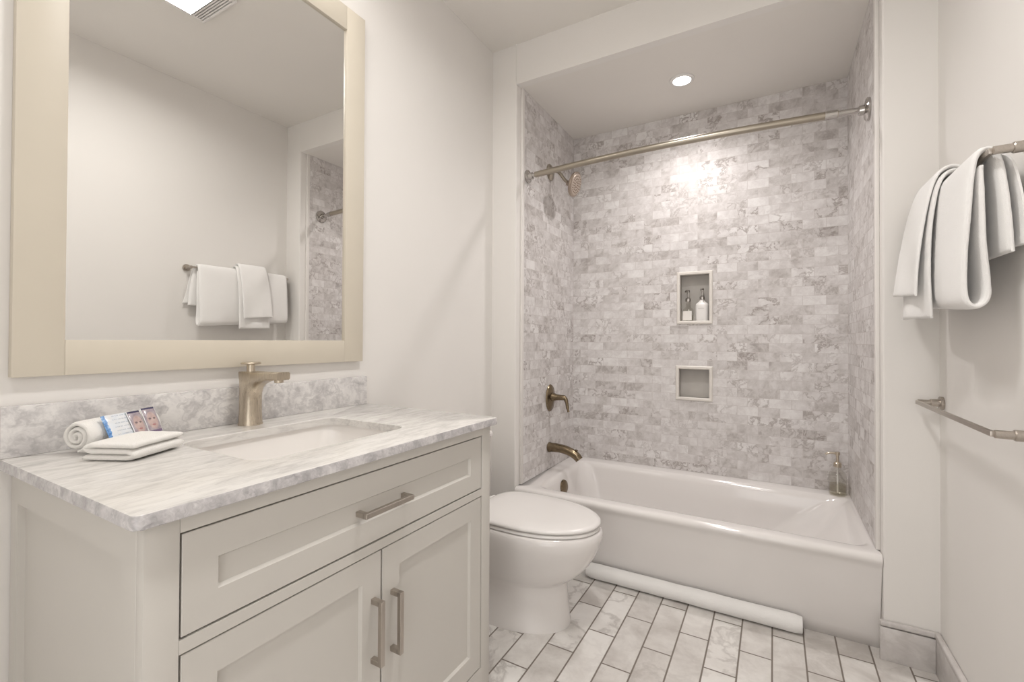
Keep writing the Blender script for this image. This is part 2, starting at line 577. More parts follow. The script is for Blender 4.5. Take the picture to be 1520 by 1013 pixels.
sh = empty('showerhead', (TL, .40, 2.18), 'brushed nickel shower head on a bent arm high on the left tiled wall', 'shower head')
bm = bmesh.new()
lathe(bm, (TL, .40, 2.182), (1, 0, 0), [(0, 0), (.048, 0), (.050, .004), (.044, .010), (.024, .016), (.013, .018), (0, .018)], 28)
part('flange', bm, M_nick, sh, 35)
bm = bmesh.new()
tube(bm, catmull([(TL+.008, .40, 2.182), (TL+.04, .40, 2.182), (TL+.065, .40, 2.168), (.262, .40, 2.118), (.288, .40, 2.098)], 18), .0098, 16)
part('arm', bm, M_nick, sh, 40)
hn = Vector((.95, .0, -.30)).normalized()
hc = Vector((.322, .395, 2.082))
bm = bmesh.new()
lathe(bm, hc, hn, [(0, -.046), (.014, -.046), (.016, -.036), (.019, -.030), (.026, -.022), (.052, -.008), (.068, -.004), (.072, .0), (.072, .011), (.068, .014), (0, .014)], 36)
hd = part('head', bm, M_head, sh, 40)
bm = bmesh.new()
lathe(bm, hc+hn*.0142, hn, [(0, 0), (.062, 0), (.060, .002), (0, .0025)], 32)
fp = part('spray_face', bm, M_face, hd, 40)
bm = bmesh.new()
xx, yy_ = frame_of(hn)
for rr, nn in ((.016, 8), (.032, 14), (.048, 20)):
    for j in range(nn):
        c = hc + hn*.0165 + xx*rr*math.cos(2*PI*j/nn) + yy_*rr*math.sin(2*PI*j/nn)
        lathe(bm, c, hn, [(0, 0), (.0026, 0), (.0018, .003), (0, .003)], 8)
o = part('nozzles', bm, M_dark, hd, 40); o['kind'] = 'stuff'

val = empty('shower_valve', (TL, .41, .80), 'dark bronze shower valve with oval plate and down-turned lever', 'shower valve')
bm = bmesh.new()
lathe(bm, (TL, .41, .802), (1, 0, 0), [(0, 0), (.058, 0), (.060, .003), (.056, .010), (.036, .016), (.026, .020), (0, .020)], 36, sy=1.38)
part('escutcheon', bm, M_dark, val, 40)
bm = bmesh.new()
lathe(bm, (TL+.016, .41, .808), (1, 0, 0), [(0, 0), (.027, 0), (.025, .014), (.019, .030), (.0165, .06), (.0155, .082), (.012, .088), (0, .089)], 24)
part('hub', bm, M_dark, val, 45)
bm = bmesh.new()
tube(bm, catmull([(TL+.078, .41, .811), (TL+.100, .41, .807), (TL+.112, .408, .785), (TL+.121, .405, .745), (TL+.126, .404, .725)], 16), [.0135]*4+[.012]*4+[.010]*4+[.0075]*4, 14)
part('lever', bm, M_dark, val, 50)

sp = empty('tub_spout', (TL, .40, .50), 'dark bronze curved tub spout on the left tiled wall below the valve', 'tub spout')
bm = bmesh.new()
pts = catmull([(TL+.001, .40, .503), (TL+.05, .40, .505), (TL+.105, .40, .500), (TL+.150, .40, .487), (TL+.182, .40, .468), (TL+.198, .40, .451)], 26)
tube(bm, pts, [.030]*2+[.0275]*4+[.026]*6+[.0255]*6+[.025]*4+[.0235]*4, 24)
part('spout_body', bm, M_dark, sp, 50)
bm = bmesh.new()
lathe(bm, (TL+.176, .40, .493), (.35, 0, 1), [(0, 0), (.007, 0), (.0065, .008), (.009, .010), (.009, .015), (0, .017)], 14)
part('diverter_knob', bm, M_dark, sp, 40)

# ------------------------------------------------------------------ lights that show
rl = empty('recessed_light', (.932, .387, HA), 'round glowing recessed light in the lowered ceiling over the tub', 'ceiling light')
bm = bmesh.new()
lathe(bm, (.932, .387, HA), (0, 0, -1), [(.044, .001), (.045, .009), (.052, .010), (.060, .006), (.062, 0.0005)], 36)
part('trim_ring', bm, M_white, rl, 40)
bm = bmesh.new()
lathe(bm, (.932, .387, HA-.0008), (0, 0, -1), [(0, 0), (.045, 0), (.045, .004), (.03, .007), (0, .008)], 32)
part('lens', bm, M_lens, rl, 40)

fx0, fx1, fy0, fy1 = .855, 1.150, -1.30, -.930
fan = empty('ceiling_fan_light', ((fx0+fx1)/2, (fy0+fy1)/2, H), 'square ceiling exhaust fan with lit lens, seen in the mirror', 'fan light')
bm = bmesh.new()
z0, z1 = H-.018, H-.0005
box(bm, fx0, fx1, fy0, fy0+.035, z0, z1, bev=.004); box(bm, fx0, fx1, fy1-.014, fy1, z0, z1, bev=.004)
box(bm, fx0, fx0+.02, fy0+.03, fy1-.012, z0, z1, bev=.003); box(bm, fx1-.02, fx1, fy0+.03, fy1-.012, z0, z1, bev=.003)
part('housing', bm, M_white, fan, 35)
part('lens', B(fx0+.02, fx1-.02, fy0+.035, fy1-.085, H-.012, H-.001), M_lens2, fan, 0)
part('grille_backing', B(fx0+.02, fx1-.02, fy1-.085, fy1-.014, H-.005, H-.001), M_grille_shadow, fan, 0)
for i in range(6):
    y = fy1-.082+i*.0115
    part('slat', B(fx0+.02, fx1-.02, y, y+.006, H-.016, H-.005, bev=.001), M_white, fan, 35)

vl = empty('vanity_light', (.02, -1.38, 2.53), 'nickel light bar with three frosted globes on the wall above the mirror', 'wall light')
part('back_plate', B(.0005, .022, -1.72, -1.04, 2.50, 2.56, bev=.004), M_satin, vl, 35)
for yy in (-1.60, -1.38, -1.16):
    bm = bmesh.new(); tube(bm, [(.02, yy, 2.53), (.075, yy, 2.53)], .011, 14); lathe(bm, (.075, yy, 2.53), (1, 0, 0), [(0, 0), (.03, 0), (.03, .012), (0, .012)], 24)
    a = part('socket', bm, M_satin, vl, 35)
    bm = bmesh.new(); bmesh.ops.create_uvsphere(bm, u_segments=24, v_segments=16, radius=.048); bmesh.ops.translate(bm, verts=bm.verts, vec=(.132, yy, 2.53))
    part('globe', bm, M_globe, a, 60)

# ------------------------------------------------------------------ mirror
mir = empty('wall_mirror', (0, -1.384, 1.072), 'large wall mirror in a flat cream frame above the counter', 'mirror')
my0, my1, mz0, mz1 = -1.836, -.931, 1.0735, 2.352
jy0, jy1, jz0, jz1 = -1.756, -1.014, 1.150, 2.268
MT = .021
bm = bmesh.new(); box(bm, .0008, MT, my0, jy0, mz0, mz1, bev=.0012)
part('frame_side', bm, M_frame, mir, 35)
bm = bmesh.new(); box(bm, .0008, MT, jy1, my1, mz0, mz1, bev=.0012)
part('frame_side', bm, M_frame, mir, 35)
bm = bmesh.new(); box(bm, .0008, MT, jy0, jy1, mz0, jz0, bev=.0012)
part('frame_rail', bm, M_frame, mir, 35)
bm = bmesh.new(); box(bm, .0008, MT, jy0, jy1, jz1, mz1, bev=.0012)
part('frame_rail', bm, M_frame, mir, 35)
part('mirror_glass', B(.002, .0125, jy0, jy1, jz0, jz1), M_mirror, mir, 0)

# ------------------------------------------------------------------ vanity
VX = .5786
van = empty('vanity_cabinet', (.29, -1.376, 0), 'off-white shaker bathroom vanity with one drawer above two doors', 'cabinet')
cy0, cy1 = -1.8295, -.921
ZT = .8895
q1, q2 = -1.7834, -.966            # face opening
dz1, dz2, dz3, dz4 = .8625, .7010, .6802, .1586
bm = bmesh.new()
FT = .022
FT = .022
box(bm, VX-FT, VX, cy0, q1, 0, ZT, bev=.0012)
box(bm, VX-FT, VX, q2, cy1, 0, ZT, bev=.0012)
FT = .014
box(bm, VX-FT, VX, q1, q2, dz1, ZT)
box(bm, VX-FT, VX, q1, q2, dz3, dz2)
box(bm, VX-FT, VX, q1, q2, .095, dz4)
part('face_frame', bm, M_vanity, van, 35)
FT = .022
def recess_panel(bm, f, u0, u1, v0, v1, a, rail, depth, bev):
    """shaker panel: f maps (u, v, d) to a point; d is depth below the face"""
    o = [(u0, v0), (u1, v0), (u1, v1), (u0, v1)]
    i_ = [(u0+rail[0], v0+rail[2]), (u1-rail[1], v0+rail[2]), (u1-rail[1], v1-rail[3]), (u0+rail[0], v1-rail[3])]
    s = [(1, 1), (-1, 1), (-1, -1), (1, -1)]
    R_ = [[f(u, v, a) for u, v in o], [f(u, v, .001) for u, v in o],
          [f(u+su*.001, v+sv*.001, 0) for (u, v), (su, sv) in zip(o, s)],
          [f(u, v, 0) for u, v in i_],
          [f(u+su*bev, v+sv*bev, depth) for (u, v), (su, sv) in zip(i_, s)]]
    loft(bm, R_, True, True)
for ys, sgn in ((cy0, 1), (cy1, -1)):      # recessed end panels
    bm = bmesh.new()
    recess_panel(bm, lambda u, v, d, ys=ys, sgn=sgn: (u, ys+sgn*d, v), .003, VX-FT, 0, ZT, .018, (.040, .046, .15, .066), .012, .002)
    part('end_panel', bm, M_vanity, van, 0)
bm = bmesh.new()
box(bm, .003, VX-FT, cy0+.019, cy1-.019, .10, .118)
box(bm, .003, .015, cy0+.019, cy1-.019, .118, ZT)
box(bm, VX-.0185, VX-.0145, q1, q2, dz4-.012, dz1+.012)  # dark sheet added behind the fronts to paint the gaps as shaded
part('carcass_and_gap_shade', bm, M_gap, van, 0)
G = .0034
def front(name, u0, u1, v0, v1, rail):
    bm = bmesh.new()
    recess_panel(bm, lambda u, v, d: (VX-.001-d, u, v), u0+G, u1-G, v0+G, v1-G, .013, rail, .0075, .0045)
    return part(name, bm, M_vanity, van, 0)
def pull(parent, c, axis, ln):
    """square bar pull; c on the face, axis along the bar"""
    c = Vector(c); a = Vector(axis)
    bm = bmesh.new(); w = .0058; pr0 = .033
    def bx(p, q):
        lo = [min(p[i], q[i]) for i in range(3)]; hi = [max(p[i], q[i]) for i in range(3)]
        box(bm, lo[0], hi[0], lo[1], hi[1], lo[2], hi[2], bev=.0008, seg=1)
    s = Vector((0, 1, 1)) - a
    e = c + a*ln/2
    bx(c - a*ln/2 - s*w + Vector((pr0-.011, 0, 0)), c + a*ln/2 + s*w + Vector((pr0, 0, 0)))
    for g in (-1, 1):
        m = c + a*g*(ln/2 - w)
        bx(m - Vector((0, w, w)), m + Vector((pr0-.008, w, w)))
    part('handle', bm, M_satin, parent, 30, 'square satin nickel bar handle')
dr = front('drawer', q1, q2, dz2, dz1, (.052, .055, .050, .053))
pull(dr, (VX-.0085, -1.3700, .7775), (0, 1, 0), .148)
ym = -1.3745
d1 = front('door', q1, ym+.001, dz4, dz3, (.052, .054, .058, .055))
d2 = front('door', ym-.001, q2, dz4, dz3, (.054, .054, .058, .055))
pull(d1, (VX-.0015, -1.4005, .509), (0, 0, 1), .142)
pull(d2, (VX-.0015, -1.3415, .502), (0, 0, 1), .142)

# countertop with the sink cut-out
CX, C0, C1, CZ, CB = .5996, -1.8494, -.9071, .912, .890
ct = empty('countertop', (.3, -1.378, CB), 'white and grey veined marble countertop on the vanity, with sink cut-out', 'countertop')
sx0, sx1, sy0, sy1 = .150, .468, -1.600, -1.172
bm = bmesh.new()
nn = 8
def crect(e, z, r=.012):
    return rrect(.001+ (0 if e == 0 else 0), CX-e, C0+e, C1-e, r, z, nn)
rings = [rrect(sx0, sx1, sy0, sy1, .045, CB, nn), crect(.0015, CB), crect(0, CB+.0015), crect(0, CZ-.003), crect(.001, CZ-.0008), crect(.003, CZ),
         rrect(sx0-.002, sx1+.002, sy0-.002, sy1+.002, .047, CZ, nn), rrect(sx0, sx1, sy0, sy1, .045, CZ-.002, nn), rrect(sx0, sx1, sy0, sy1, .045, CB, nn)]
loft(bm, rings, False, False)
bmesh.ops.remove_doubles(bm, verts=bm.verts, dist=1e-6)
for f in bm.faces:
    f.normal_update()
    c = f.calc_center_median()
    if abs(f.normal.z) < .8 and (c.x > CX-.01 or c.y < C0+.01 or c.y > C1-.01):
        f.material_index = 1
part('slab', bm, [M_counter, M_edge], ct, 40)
part('backsplash', B(.0008, .0199, C0, C1, CZ, 1.0156, bev=.0015), M_splash, ct, 35, 'low grey-veined marble backsplash')

sk = empty('sink', ((sx0+sx1)/2, (sy0+sy1)/2, .76), 'rectangular white undermount sink set in the marble countertop', 'sink')
bm = bmesh.new()
e = .006
rings = [rrect(sx0-.02, sx1+.02, sy0-.02, sy1+.02, .05, CB-.001, nn), rrect(sx0-e, sx1+e, sy0-e, sy1+e, .05, CB-.001, nn),
         rrect(sx0-e, sx1+e, sy0-e, sy1+e, .05, CB-.012, nn), rrect(sx0, sx1, sy0, sy1, .05, .86, nn),
         rrect(sx0+.012, sx1-.012, sy0+.012, sy1-.012, .055, .80, nn), rrect(sx0+.03, sx1-.03, sy0+.03, sy1-.03, .06, .772, nn),
         rrect(sx0+.07, sx1-.07, sy0+.08, sy1-.08, .06, .762, nn)]
loft(bm, rings, False, True)
part('basin', bm, M_sink, sk, 50)
bm = bmesh.new(); lathe(bm, ((sx0+sx1)/2-.04, (sy0+sy1)/2, .7615), (0, 0, 1), [(0, 0), (.022, 0), (.022, .003), (.012, .005), (0, .005)], 20)
part('drain', bm, M_bronze, sk, 40, 'nickel drain')

# faucet
fc = Vector((.062, -1.375, CZ))
fau = empty('faucet', tuple(fc), 'single-hole champagne nickel faucet with flat disc handle behind the sink', 'faucet')
bm = bmesh.new()
def ell(cx, rx, ry, z, n=32, p=2.0):
    out = []
    for j in range(n):
        a = 2*PI*j/n
        c, s = math.cos(a), math.sin(a)
        out.append((fc.x+cx+rx*math.copysign(abs(c)**(2/p), c), fc.y+ry*math.copysign(abs(s)**(2/p), s), fc.z+z))
    return out
loft(bm, [ell(0, .0315, .0315, 0), ell(0, .0315, .0315, .003), ell(0, .0300, .030, .008), ell(0, .0285, .0285, .04), ell(0, .0283, .0283, .07), ell(.001, .0298, .0283, .09),
          ell(.004, .034, .0283, .105, p=2.2), ell(.011, .042, .028, .116, p=2.5), ell(.022, .0535, .027, .124, p=3), ell(.034, .066, .026, .130, p=4), ell(.036, .068, .0255, .147, p=5), ell(.036, .066, .024, .1495, p=5)])
part('body', bm, M_bronze, fau, 50)
bm = bmesh.new()
def sec(x, hw, zb, zt):
    b = .003
    return [(fc.x+x, fc.y+y, fc.z+z) for y, z in ((-hw+b, zb), (hw-b, zb), (hw, zb+b), (hw, zt-b), (hw-b, zt), (-hw+b, zt), (-hw, zt-b), (-hw, zb+b))]
loft(bm, [sec(.03, .0245, .122, .1485), sec(.06, .0225, .127, .1495), sec(.10, .021, .1305, .151), sec(.135, .020, .1315, .1525), sec(.148, .0198, .1315, .153), sec(.150, .019, .1325, .152)])
part('spout', bm, M_bronze, fau, 30)
bm = bmesh.new(); lathe(bm, (fc.x+.130, fc.y, fc.z+.1325), (0, 0, -1), [(0, 0), (.0115, 0), (.0115, .008), (.009, .009), (0, .009)], 20)
part('aerator', bm, M_bronze, fau, 40)
bm = bmesh.new()
lathe(bm, fc+Vector((0, 0, .148)), (0, 0, 1), [(0, 0), (.0115, 0), (.0105, .003), (.0105, .022), (0, .022)], 20)
hs = part('handle_stem', bm, M_bronze, fau, 40)
bm = bmesh.new()
lathe(bm, fc+Vector((0, 0, .170)), (0, 0, 1), [(0, 0), (.024, 0), (.0255, .0015), (.0255, .0045), (.024, .006), (0, .006)], 28)
part('handle_disc', bm, M_bronze, fau, 40)

# ------------------------------------------------------------------ toilet
ty = -.402
toi = empty('toilet', (.4, ty, 0), 'white skirted toilet with closed lid between the vanity and the bathtub', 'toilet')
def egg(xb, xc, xf, hw, z, n=56, pb=2.6, pf=2.05):
    out = []
    for j in range(n):
        a = 2*PI*j/n
        c, s = math.cos(a), math.sin(a)
        p = pf if c >= 0 else pb
        A = (xf-xc) if c >= 0 else (xc-xb)
        out.append((xc+A*math.copysign(abs(c)**(2/p), c), ty+hw*math.copysign(abs(s)**(2/p), s), z))
    return out
bm = bmesh.new()
loft(bm, [egg(.06, .36, .632, .156, 0), egg(.06, .36, .632, .156, .006), egg(.06, .36, .627, .153, .018), egg(.06, .36, .622, .150, .08), egg(.06, .36, .617, .147, .14), egg(.06, .36, .617, .146, .168),
          egg(.06, .37, .622, .147, .180), egg(.07, .39, .648, .155, .194), egg(.08, .41, .682, .166, .222), egg(.09, .43, .715, .179, .262), egg(.09, .44, .740, .190, .305), egg(.09, .45, .757, .197, .345), egg(.09, .455, .763, .199, .372),
          egg(.09, .455, .761, .198, .390), egg(.09, .455, .752, .193, .400), egg(.10, .455, .735, .182, .403)])
part('bowl', bm, M_porc, toi, 60)
bm = bmesh.new()
loft(bm, [egg(.235, .46, .748, .188, .4035, pb=3.5), egg(.232, .46, .753, .193, .406, pb=3.5), egg(.232, .46, .753, .193, .414, pb=3.5), egg(.236, .46, .748, .189, .4175, pb=3.5)])
part('seat', bm, M_seat, toi, 60)
bm = bmesh.new()
loft(bm, [egg(.230, .46, .748, .188, .4195, pb=4.0), egg(.226, .46, .755, .195, .4225, pb=4.0), egg(.226, .46, .756, .196, .428, pb=4.0), egg(.230, .46, .752, .192, .4335, pb=4.0), egg(.24, .46, .735, .178, .437, pb=3.5), egg(.28, .46, .66, .12, .4395, pb=3), egg(.38, .46, .54, .04, .4405)])
part('lid', bm, M_seat, toi, 60)
for s in (-1, 1):
    bm = bmesh.new(); tube(bm, [(.212, ty+s*.075-.022, .416), (.212, ty+s*.075+.022, .416)], .0115, 16)
    part('hinge', bm, M_seat, toi, 40)
bm = bmesh.new()
def trect(x1, hw, z, r=.025):
    return rrect(.004, x1, ty-.035-hw, ty-.035+hw, r, z, 6)
loft(bm, [trect(.17, .13, .36), trect(.178, .14, .40), trect(.186, .15, .60), trect(.188, .152, .695)])
part('tank', bm, M_porc, toi, 50)
bm = bmesh.new()
loft(bm, [trect(.190, .154, .6955), trect(.195, .158, .700), trect(.195, .158, .716), trect(.190, .154, .722)])
part('tank_lid', bm, M_porc, toi, 50)
bm = bmesh.new(); lathe(bm, (.10, ty-.035, .722), (0, 0, 1), [(0, 0), (.02, 0), (.02, .004), (0, .005)], 20)
part('flush_button', bm, M_chrome, toi, 40)

# ------------------------------------------------------------------ towel bars
BX = 1.7860
def towel_bar(z, label):
    t = empty('towel_bar', (W, -.354, z), label, 'towel bar', 'towel bars on the right wall')
    y0, y1 = -.675, -.038
    bm = bmesh.new(); box(bm, BX-.0045, BX+.0045, y0, y1, z-.0065, z+.0065, bev=.0012)
    part('bar', bm, M_satin, t, 30)
    for y in (y0, y1):
        bm = bmesh.new()
        lathe(bm, (W-.0005, y, z), (-1, 0, 0), [(0, 0), (.022, 0), (.0225, .002), (.0225, .0085), (.021, .010), (.0128, .010), (.0128, .032), (.0115, .034), (.0098, .034), (.0095, .0655), (0, .066)], 28)
        part('post', bm, M_satin, t, 30)
    return t
towel_bar(1.596, 'upper nickel towel bar on the right wall, draped with white towels')
towel_bar(.944, 'lower bare nickel towel bar on the right wall')

def cloth_grid(bm, fn, ns, nt, th):
    """closed sheet of thickness th around the centre surface fn(s, t)"""
    P = [[Vector(fn(i/(ns-1), j/(nt-1))) for j in range(nt)] for i in range(ns)]
    N = []
    for i in range(ns):
        row = []
        for j in range(nt):
            a = P[min(i+1, ns-1)][j]-P[max(i-1, 0)][j]; b = P[i][min(j+1, nt-1)]-P[i][max(j-1, 0)]
            row.append(a.cross(b).normalized())
        N.append(row)
    A = []; C = []
    for i in range(ns):
        ra = []; rc = []
        for j in range(nt):
            edge = min(i, ns-1-i, j*1.0, (nt-1-j)*1.0)
            h = th*.5*(.45 if edge == 0 else (.85 if edge == 1 else 1.0))
            w = mnoise.noise(P[i][j]*55)*.0006
            ra.append(bm.verts.new(P[i][j]+N[i][j]*(h+w))); rc.append(bm.verts.new(P[i][j]-N[i][j]*(h+w)))
        A.append(ra); C.append(rc)
    for i in range(ns-1):
        for j in range(nt-1):
            bm.faces.new((A[i][j], A[i+1][j], A[i+1][j+1], A[i][j+1]))
            bm.faces.new((C[i][j], C[i][j+1], C[i+1][j+1], C[i+1][j]))
    for i in range(ns-1):
        bm.faces.new((A[i][0], C[i][0], C[i+1][0], A[i+1][0])); bm.faces.new((A[i][-1], A[i+1][-1], C[i+1][-1], C[i][-1]))
    for j in range(nt-1):
        bm.faces.new((A[0][j], A[0][j+1], C[0][j+1], C[0][j])); bm.faces.new((A[-1][j], C[-1][j], C[-1][j+1], A[-1][j+1]))

def lerp_path(pa, pb, n):
    A = catmull([(x, 0, z) for x, z in pa], n); C_ = catmull([(x, 0, z) for x, z in pb], n)
    return A, C_

ZB = 1.596
# bath towel: front folded up inside itself, back hanging at the wall
near = [(1.7775, 1.574), (1.779, 1.50), (1.782, 1.40), (1.789, 1.31), (1.789, 1.262), (1.774, 1.240), (1.757, 1.246), (1.7495, 1.275), (1.750, 1.36), (1.7555, 1.46), (1.762, 1.55), (1.7705, 1.598), (1.787, 1.6135), (1.803, 1.598), (1.811, 1.54), (1.816, 1.45), (1.819, 1.36)]
far = [(1.7775, 1.574), (1.780, 1.50), (1.781, 1.40), (1.783, 1.34), (1.780, 1.298), (1.768, 1.279), (1.755, 1.284), (1.750, 1.31), (1.752, 1.38), (1.757, 1.47), (1.763, 1.55), (1.7715, 1.598), (1.787, 1.6125), (1.803, 1.598), (1.812, 1.54), (1.818, 1.45), (1.822, 1.37)]
pa, pb = lerp_path(near, far, 120)
y0, y1 = -.648, -.058
def bath(s, t):
    i = s*(len(pa)-1); k0 = int(min(i, len(pa)-2)); f = i-k0
    a = pa[k0].lerp(pa[k0+1], f); b = pb[k0].lerp(pb[k0+1], f)
    p = a.lerp(b, t)
    drop = max(0, ZB-p.z)
    side = -1 if s < .68 else 0
    p.x += side*.010*drop/.35*math.sin(9*t+.6)*min(1, t*5)
    flare = .035*max(0, s-.78)/.22*max(0, 1-t*4)          # rear corner swings out towards the room's near end
    p.y = y0+(y1-y0)*t - flare + .010*drop*math.sin(5*p.z*4)*(1-t)
    return p
bm = bmesh.new(); cloth_grid(bm, bath, 120, 44, .015)
bt = empty('bath_towel', (1.787, -.353, 1.60), 'wide folded white bath towel over the whole upper towel bar', 'towel')
part('towel_cloth', bm, M_towel, bt, 80)
# its inner leaf hanging between the bar and the wall
pa2, pb2 = lerp_path([(1.808, 1.600), (1.826, 1.575), (1.836, 1.50), (1.838, 1.42), (1.838, 1.372)], [(1.808, 1.600), (1.826, 1.575), (1.836, 1.50), (1.838, 1.42), (1.838, 1.40)], 30)
def leaf(s, t):
    i = s*29; k0 = int(min(i, 28)); f = i-k0
    p = pa2[k0].lerp(pa2[k0+1], f).lerp(pb2[k0].lerp(pb2[k0+1], f), t)
    p.y = -.640+.36*t-.062*s*(1-t)
    return p
bm = bmesh.new(); cloth_grid(bm, leaf, 30, 20, .010)
part('inner_leaf', bm, M_towel, bt, 80)

# hand towel in two leaves over the middle
h_in_a = [(1.836, 1.47), (1.832, 1.56), (1.816, 1.612), (1.789, 1.637), (1.764, 1.618), (1.748, 1.56), (1.737, 1.46), (1.734, 1.34), (1.738, 1.222)]
h_in_b = [(1.838, 1.47), (1.834, 1.56), (1.817, 1.612), (1.789, 1.637), (1.763, 1.618), (1.745, 1.56), (1.729, 1.46), (1.716, 1.34), (1.710, 1.226)]
h_out_a = [(1.834, 1.50), (1.833, 1.58), (1.818, 1.632), (1.789, 1.654), (1.758, 1.634), (1.738, 1.57), (1.722, 1.47), (1.712, 1.37), (1.7085, 1.288)]
h_out_b = [(1.838, 1.50), (1.836, 1.58), (1.819, 1.632), (1.789, 1.654), (1.757, 1.634), (1.734, 1.57), (1.714, 1.47), (1.699, 1.37), (1.691, 1.303)]
def sheet(A, C_, ya, yb, skew, wv):
    pa_, pb_ = lerp_path(A, C_, 60)
    def fn(s, t):
        i = s*59; k0 = int(min(i, 58)); f = i-k0
        p = pa_[k0].lerp(pa_[k0+1], f).lerp(pb_[k0].lerp(pb_[k0+1], f), t)
        drop = max(0, ZB-p.z) if s > .4 else 0
        p.x += wv*drop/.3*math.sin(t*7+wv*100)
        p.y = ya+(yb-ya)*t + skew*drop
        return p
    return fn
ht = empty('hand_towel', (1.787, -.30, 1.63), 'smaller white hand towel hung over the middle of the bath towel', 'towel')
bm = bmesh.new(); cloth_grid(bm, sheet(h_in_a, h_in_b, -.420, -.225, .03, .006), 60, 22, .011)
part('inner_leaf', bm, M_towel, ht, 80)
bm = bmesh.new(); cloth_grid(bm, sheet(h_out_a, h_out_b, -.405, -.215, .03, .004), 60, 22, .011)
part('outer_leaf', bm, M_towel, ht, 80)

# ------------------------------------------------------------------ rolled mat on the floor
def spiral_roll(c0, c1, r, th, turns, n=90, wob=.0, nl=30, flat=1.0):
    """rolled cloth: a spiral section swept from c0 to c1"""
    c0, c1 = Vector(c0), Vector(c1)
    ax = (c1-c0).normalized()
    x = Vector((0, 0, 1)).cross(ax).normalized(); z = ax.cross(x)
    bm = bmesh.new()
    def fn(s, t):
        a = s*turns*2*PI
        rr = r - th*.5 - th*1.02*turns*(1-s)
        rr = max(rr, .003)
        c = c0.lerp(c1, t)
        w = 1+wob*mnoise.noise(Vector((t*9, 0, s*3)))
        e = min(t, 1-t)*nl
        w *= .94 if e < .5 else 1
        return c + x*rr*math.cos(a+ang)*w + z*rr*math.sin(a+ang)*w*flat
    ang = R(-100)-turns*2*PI
    cloth_grid(bm, fn, n, nl, th)
    return bm
mat_r = .0375
rt_ = tag(finish(spiral_roll((.560, .004, mat_r), (1.448, .010, mat_r), mat_r, .011, 3.0, 110, .05, 40), 'rolled_bath_mat', M_towel, None, 80),
          'long rolled white bath mat on the floor along the tub apron', 'bath mat')

# ------------------------------------------------------------------ towels and packets on the counter
e2 = Vector((-.45, .893, 0)).normalized()          # along the roll
e1 = Vector((.893, .45, 0)).normalized()           # towards the front
rr = .0365
ra = Vector((.100, -1.752, CZ+rr+.002)) - e2*.012; rb = ra + e2*.178
roll = spiral_roll(ra, rb, rr, .010, 3.0, 100, .05, 26)
tag(finish(roll, 'rolled_washcloth', M_towel2, None, 80), 'rolled white washcloth lying behind the packets on the counter', 'washcloth')
c00 = Vector((.172, -1.772, CZ))
bm = bmesh.new()
def fold(s, t):
    # accordion of three layers seen from the front edge
    L = .105; h = .0118
    seg = s*3
    k0 = min(int(seg), 2); f = seg-k0
    d = f if k0 % 2 == 0 else 1-f
    z = .0066 + k0*h
    if k0 < 2 and f > .82:
        q = (f-.82)/.18; z += h*.5*(1-math.cos(q*PI/2*1.0))
    if k0 > 0 and f < .18:
        q = 1-f/.18; z -= h*.5*(1-math.cos(q*PI/2))
    p = c00 + e1*(d*L) + e2*(t*.128)
    p.z += z + .004*math.sin(t*PI)*s*math.sin(min(d, 1)*PI)
    return p
cloth_grid(bm, fold, 90, 26, .0120)
tag(finish(bm, 'folded_washcloth', M_towel2, None, 80), 'flat folded white washcloth on the counter under the packets', 'washcloth')

